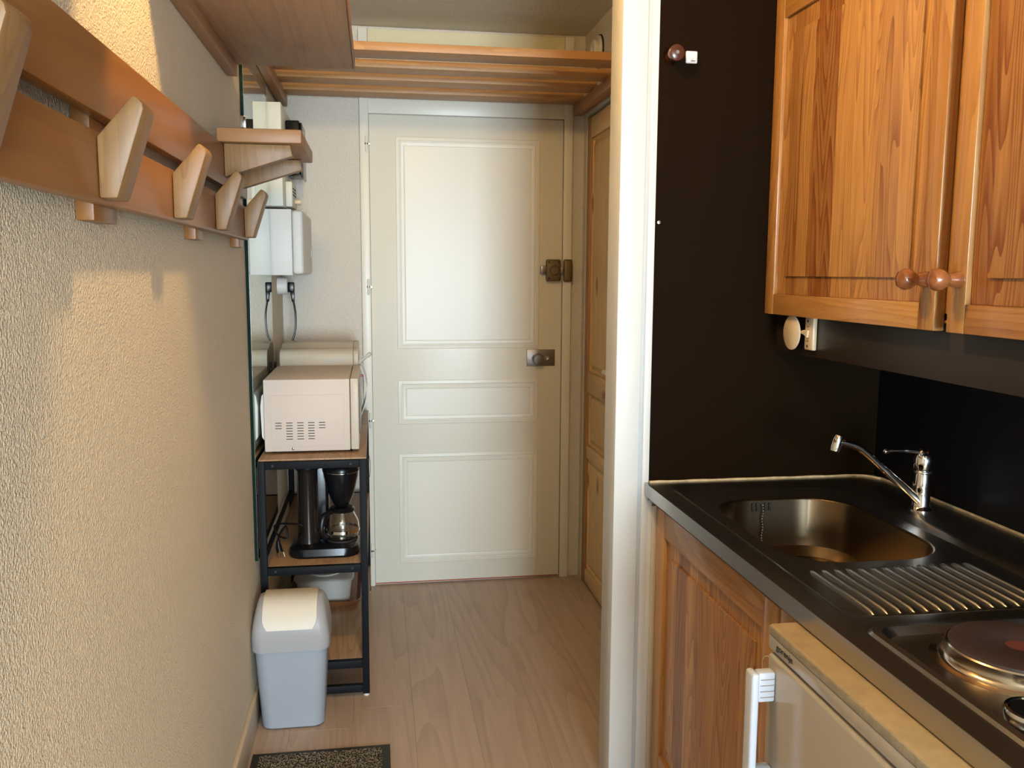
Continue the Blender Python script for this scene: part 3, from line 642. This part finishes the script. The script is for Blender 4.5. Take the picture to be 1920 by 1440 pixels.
for cx, cy, r, red in ((0.882, 1.047, 0.093, True), (1.09, 0.62, 0.076, False)):
    hp = put('hotplate', MB().lathe([(r - 0.004, 0.004), (r - 0.002, 0.018), (r - 0.004, 0.0225), (r - 0.012, 0.024), (0.021, 0.0235), (0.018, 0.0215), (0.001, 0.0215)], (cx, cy, ZK - 0.002), n=56, cap=(True, True)), 'hot', kw, label='round dark hotplate')
    put('plate_ring', MB().lathe([(r + 0.020, -0.0005), (r + 0.010, 0.0015), (r + 0.004, 0.005), (r + 0.001, 0.010), (r + 0.001, 0.022), (r - 0.001, 0.024), (r - 0.003, 0.024)], (cx, cy, ZK - 0.0065), n=56, cap=(False, False)), 'ringsteel', hp)
    if red: put('red_mark', MB().lathe([(0.0175, 0.0), (0.0175, 0.0008)], (cx, cy, ZK + 0.0195), n=28), 'hotred', hp)
kn = put('control_knob', MB().lathe([(0.036, 0), (0.037, 0.010), (0.035, 0.014), (0.031, 0.0145), (0.029, 0.012), (0.001, 0.0125)], (0.783, 0.893, ZK - 0.002), n=40, cap=(True, True)), 'chrome', kw, label='round chrome-rimmed dark control')
put('knob_cap', MB().lathe([(0.0285, 0), (0.0285, 0.001)], (0.783, 0.893, ZK + 0.0103), n=40), 'blackplastic', kn)
put('silicone_bead', MB().tube([(0.6905 + 0.5685 * i / 20, 2.1265 + 0.0006 * math.sin(i * 2.1), ZK + 0.0015) for i in range(21)], [0.0036 + 0.0006 * math.sin(i * 1.7) for i in range(21)], 8), 'caulk', kw, label='yellowed silicone bead')
put('silicone_bead', MB().tube(smooth_path([(1.26, 2.1265, ZK + 0.0015), (1.285, 2.116, ZK + 0.0015), (1.3035, 2.09, ZK + 0.0015), (1.3115, 2.05, ZK + 0.0015), (1.3125, 1.8, ZK + 0.002), (1.3125, 1.5, ZK + 0.0012), (1.3125, 1.2, ZK + 0.002), (1.3125, 0.3, ZK + 0.002)]), 0.0036, 8), 'caulk', kw, label='yellowed silicone bead')

# faucet
FX, FY = 1.226, 1.79
fc = thing('kitchen_faucet', 'chrome single-lever faucet with long slanted spout behind the sink', 'faucet', (FX, FY, ZK))
put('body', MB().lathe([(0.026, 0), (0.026, 0.003), (0.021, 0.008), (0.019, 0.012), (0.019, 0.050), (0.018, 0.084), (0.0172, 0.086), (0.0172, 0.094), (0.0195, 0.096), (0.0215, 0.106), (0.0215, 0.120), (0.018, 0.129), (0.008, 0.133), (0.001, 0.1335)], (FX, FY, ZK), n=32), 'chrome', fc)
put('collar', MB().lathe([(0.0182, 0), (0.0195, 0.002), (0.0195, 0.004), (0.0182, 0.006)], (FX, FY, ZK + 0.086), n=32, cap=(False, False)), 'steeledge', fc)
put('spout', MB().tube(smooth_path([(FX - 0.008, FY - 0.006, 0.868), (1.19, 1.79, 0.895), (1.13, 1.79, 0.944), (1.085, 1.79, 0.982), (1.062, 1.79, 0.9975), (1.030, 1.79, 1.008), (1.017, 1.79, 1.010)]), [0.0095] * 16 + [0.0085] * 33, 16), 'chrome', fc)
put('aerator', MB().tube([(1.0175, 1.79, 1.024), (1.0145, 1.79, 1.016), (1.010, 1.79, 0.998), (1.008, 1.79, 0.990)], [0.0095, 0.0115, 0.0120, 0.0105], 20), 'chrome', fc)
put('lever', MB().tube(smooth_path([(FX + 0.004, FY, ZK + 0.126), (FX - 0.008, FY, ZK + 0.134), (FX - 0.030, FY, ZK + 0.138), (FX - 0.065, FY, ZK + 0.140), (FX - 0.088, FY, ZK + 0.139)]), [0.012] * 4 + [0.009] * 6 + [0.005] * 10 + [0.0035] * 13, 12), 'chrome', fc)
put('lever_tip', MB().lathe([(0.001, -0.007), (0.0055, -0.004), (0.0065, 0.0), (0.0055, 0.005), (0.001, 0.007)], (FX - 0.094, FY, ZK + 0.139), 'x', 16), 'chrome', fc)

# ------------------------------------------------------------------ base cabinet
def framed_door(parent_door, xf, ya, yb, z0, z1, st, rl, step, frame, stave, widths, tz=None):
    """cabinet door facing -x between ya (far) and yb (near); stiles, rails, raised field made of glued staves"""
    th = 0.022; tz = tz or rl
    put('stile', MB().box(xf, xf + th, ya - st, ya, z0, z1, bev=0.0018), frame + 'Z', parent_door)
    put('stile', MB().box(xf, xf + th, yb, yb + st, z0, z1, bev=0.0018), frame + 'Z', parent_door)
    put('rail', MB().box(xf + 0.0005, xf + th, yb + st + 0.0004, ya - st - 0.0004, z0, z0 + rl, bev=0.0018), frame + 'Y', parent_door)
    put('rail', MB().box(xf + 0.0005, xf + th, yb + st + 0.0004, ya - st - 0.0004, z1 - tz, z1, bev=0.0018), frame + 'Y', parent_door)
    y1, y0 = ya - st - 0.0006, yb + st + 0.0006; za, zb = z0 + rl + 0.0006, z1 - tz - 0.0006
    tot = sum(widths); y = y1; n = len(widths)
    for i, w in enumerate(widths):
        yn = y - (y1 - y0) * w / tot
        mb = MB()
        # flat border of the panel, then the raised field
        a, b_ = yn, y
        mb.box(xf + 0.010, xf + 0.016, a, b_, za, zb)
        fa, fb_ = max(a, y0 + step), min(b_, y1 - step)
        if fb_ - fa > 0.002:
            mb.box(xf + 0.0045, xf + 0.0101, fa, fb_, za + step, zb - step, bev=0.0004, seg=1)
        put('stave', mb, stave + 'Z', parent_door)
        y = yn
bc = thing('base_cabinet', 'pine kitchen base cabinet under the steel worktop beside the white post', 'cabinet', (0.95, 1.77, 0))
XB = 0.710
put('carcass', MB().box(0.734, 0.752, 1.33, 2.126, 0.06, 0.80).box(0.734, 1.31, 2.11, 2.126, 0.06, 0.80).box(0.734, 1.31, 1.33, 1.346, 0.06, 0.80).box(0.78, 0.80, 1.33, 2.11, 0.0, 0.06), 'pineZ', bc)
dd = put('door', MB().box(XB + 0.016, XB + 0.023, 1.43, 2.118, 0.075, 0.782), 'pineZ', bc)
framed_door(dd, XB, 2.120, 1.425, 0.070, 0.785, 0.058, 0.066, 0.042, 'pine', 'stave', (3, 2, 4, 3, 5, 2.2, 4, 3, 3.5, 2.5))
put('edge_panel', MB().box(XB + 0.002, XB + 0.022, 1.345, 1.421, 0.070, 0.785, bev=0.002), 'pineZ', bc)
wh = tag(put('wire_hook', MB().tube(smooth_path([(0.7085, 1.447, 0.640), (0.700, 1.452, 0.648), (0.698, 1.456, 0.668), (0.7, 1.449, 0.682), (0.703, 1.438, 0.686), (0.7085, 1.431, 0.680)]), 0.0013, 8), 'ivory'), 'thin curved wire hook on the base cabinet door above the fridge handle', 'hook')

# ------------------------------------------------------------------ upper cabinet
uc = thing('wall_cabinet', 'orange pine kitchen wall cabinet with two panelled doors', 'cabinet', (1.15, 1.4, 1.28))
XU = 0.985; ZU0, ZU1 = 1.281, 2.055
put('carcass', MB().box(1.008, 1.3155, 2.112, 2.1295, 1.30, 2.07).box(1.008, 1.3155, 0.66, 2.11, 2.05, 2.07).box(1.008, 1.3155, 0.66, 2.11, 1.295, 1.312).box(1.008, 1.024, 1.385, 1.45, 1.30, 2.05).box(1.008, 1.3155, 0.645, 0.66, 1.295, 2.07), 'pineZ', uc)
put('top_rail', MB().box(1.005, 1.02, 0.66, 2.11, 2.071, 2.11, bev=0.002), 'pineY', uc)
W1 = (2.2, 3.0, 2.6, 5.5, 7.5, 1.6, 3.2, 3.6, 1.3)
for (ya, yb, ky, ws_) in ((2.1285, 1.436, 1.462, W1), (1.400, 0.70, 1.372, (2, 6, 3, 5, 4, 6, 3))):
    dr = put('door', MB().box(XU + 0.016, XU + 0.022, yb + 0.01, ya - 0.01, ZU0 + 0.01, ZU1 - 0.01), 'pineZ', uc)
    framed_door(dr, XU, ya, yb, ZU0, ZU1, 0.046, 0.050, 0.044, 'pine', 'stave', ws_, tz=0.062)
    put('knob', MB().lathe([(0.0145, 0.0), (0.0135, -0.010), (0.0115, -0.016), (0.0105, -0.022), (0.014, -0.028), (0.0185, -0.036), (0.0195, -0.044), (0.015, -0.053), (0.006, -0.057), (0.001, -0.0575)], (XU, ky, 1.3725), 'x', 32, cap=(False, True)), 'knob', dr, label='glossy round orange-brown knob')
put('valance', MB().box(1.020, 1.036, 0.66, 2.1295, 1.187, 1.298, bev=0.001), 'valance', uc, label='dark brown valance board under the doors')

# towel roll holder folded under the cabinet
th = thing('roll_holder', 'white paper roll holder with round disc under the pine wall cabinet', 'roll holder', (1.0, 1.97, 1.2))
put('bracket', MB().box(1.0085, 1.0195, 1.915, 1.955, 1.203, 1.2805, bev=0.003), 'ivory', th)
put('end_disc', MB().lathe([(0.0400, 0), (0.0415, -0.0015), (0.0415, -0.004), (0.040, -0.005), (0.001, -0.0055)], (1.002, 2.002, 1.240), 'x', 40), 'ivory', th)
put('pivot_arm', MB().prism([(1.982, 1.244), (1.948, 1.250), (1.930, 1.250), (1.934, 1.232), (1.948, 1.238)], 1.0025, 1.0082, 'x', bev=0.001), 'ivory', th)
for z in (1.212, 1.271): put('screw', MB().lathe([(0.003, 0), (0.003, -0.0008)], (1.0084, 1.940, z), 'x', 10), 'darkslot', th)
for z in (1.224, 1.258): put('seam', MB().box(1.0080, 1.0086, 1.934, 1.946, z - 0.0006, z + 0.0006), 'darkslot', th)

# hooks on the side panel
kh = thing('knob_hook', 'glossy dark brown round coat knob on the tall black panel', 'hook', (0.725, 2.13, 1.88))
put('knob_head', MB().lathe([(0.0135, 0), (0.0135, -0.018), (0.017, -0.028), (0.020, -0.038), (0.019, -0.047), (0.014, -0.050), (0.001, -0.050)], (0.718, 2.1308, 1.903), 'y', 32), 'brownplastic', kh)
put('screw', MB().lathe([(0.0045, 0), (0.0045, -0.0015), (0.001, -0.0015)], (0.718, 2.0806, 1.903), 'y', 12, cap=(False, True)), 'satin', kh)
ah = thing('square_hook', 'small square white adhesive hook beside the brown knob', 'hook', (0.768, 2.13, 1.888))
put('hook_plate', MB().box(0.755, 0.784, 2.123, 2.1308, 1.889, 1.918, bev=0.003, seg=3), 'plastic', ah)
put('hook_lip', MB().prism([(0.766, 1.893), (0.776, 1.893), (0.778, 1.903), (0.770, 1.899)], 2.112, 2.1225, 'y', bev=0.001), 'plastic', ah)

# ------------------------------------------------------------------ fridge
fg = thing('undercounter_fridge', 'white undercounter fridge with cream worktop in front of the kitchenette', 'fridge', (0.95, 1.02, 0))
FY1, FY0, FXF = 1.302, 0.755, 0.632
put('body', MB().box(0.690, 1.22, FY0, FY1, 0.01, 0.768, bev=0.003), 'fridge', fg)
put('top_panel', MB().box(FXF + 0.0015, 1.22, FY0, FY1, 0.7955, 0.8105, bev=0.004, seg=3), 'fridgetop', fg, label='worn cream laminate top')
put('top_edge', MB().box(FXF, FXF + 0.004, FY0 + 0.001, FY1 - 0.001, 0.7945, 0.8085, bev=0.0015), 'fridgeedge', fg, label='grey worn front edge')
put('control_strip', MB().box(FXF + 0.001, 1.22, FY0, FY1, 0.7695, 0.7935, bev=0.003), 'fridge', fg)
dr = put('door', MB().box(FXF - 0.001, 0.686, FY0, FY1 - 0.003, 0.06, 0.7635, bev=0.007, seg=4), 'fridge', fg)
hy0, hy1 = 1.262, 1.292
put('handle', MB().box(0.590, 0.603, hy0, hy1, 0.47, 0.742, bev=0.005, seg=4).box(0.6025, FXF - 0.0012, hy0 + 0.004, hy1 - 0.006, 0.692, 0.742, bev=0.003).box(0.6025, FXF - 0.0012, hy0 + 0.004, hy1 - 0.006, 0.53, 0.578, bev=0.003), 'fridgehandle', dr, label='white bar handle')
for k in range(4): put('handle_groove', MB().box(0.6055, 0.6305, hy0 + 0.0032, hy0 + 0.0045, 0.700 + 0.010 * k, 0.7012 + 0.010 * k), 'fridgeedge', dr)
for y in (FY0 + 0.04, FY1 - 0.04):
    for x in (0.72, 1.18): put('foot', MB().lathe([(0.016, 0), (0.016, 0.012)], (x, y, 0), n=16), 'blackplastic', fg)
cu = bpy.data.curves.new('lettering', 'FONT'); cu.body = 'gorenje'; cu.size = 0.0185; cu.extrude = 0.0003; cu.resolution_u = 6; cu.align_x = 'LEFT'
to_ = bpy.data.objects.new('tmp_text', cu); C.objects.link(to_)
bpy.context.view_layer.update()
dg = bpy.context.evaluated_depsgraph_get(); tm = bpy.data.meshes.new_from_object(to_.evaluated_get(dg))
bpy.data.objects.remove(to_)
w_ = max(v.co.x for v in tm.vertices)
bmx = bmesh.new(); bmx.from_mesh(tm)
for v in bmx.verts: v.co = Vector((FXF + 0.0004 - v.co.z, 1.272 - v.co.x * 0.056 / w_, 0.7785 + v.co.y * 0.85))
bpy.data.meshes.remove(tm)
put('lettering', bmx, 'ink', fg, label='dark grey lettering gorenje')

# ------------------------------------------------------------------ ceiling lamp (just above the frame)
lp = thing('ceiling_lamp', 'ceiling lamp with warm bulb over the corridor', 'lamp', (0.07, 1.48, 2.27))
put('lamp_base', MB().lathe([(0.03, 0), (0.05, 0.02), (0.05, 0.0395)], (0.07, 1.48, 2.345)), 'plastic', lp)
M['bulb'].node_tree.nodes['Principled BSDF'].inputs['Emission Strength'].default_value = LAMP
bl = [(0.038 * math.sin(PI * k / 14) + 0.0003, -0.038 * math.cos(PI * k / 14)) for k in range(15)]
put('bulb', MB().lathe(bl, (0.07, 1.48, 2.305), n=24), 'bulb', lp)
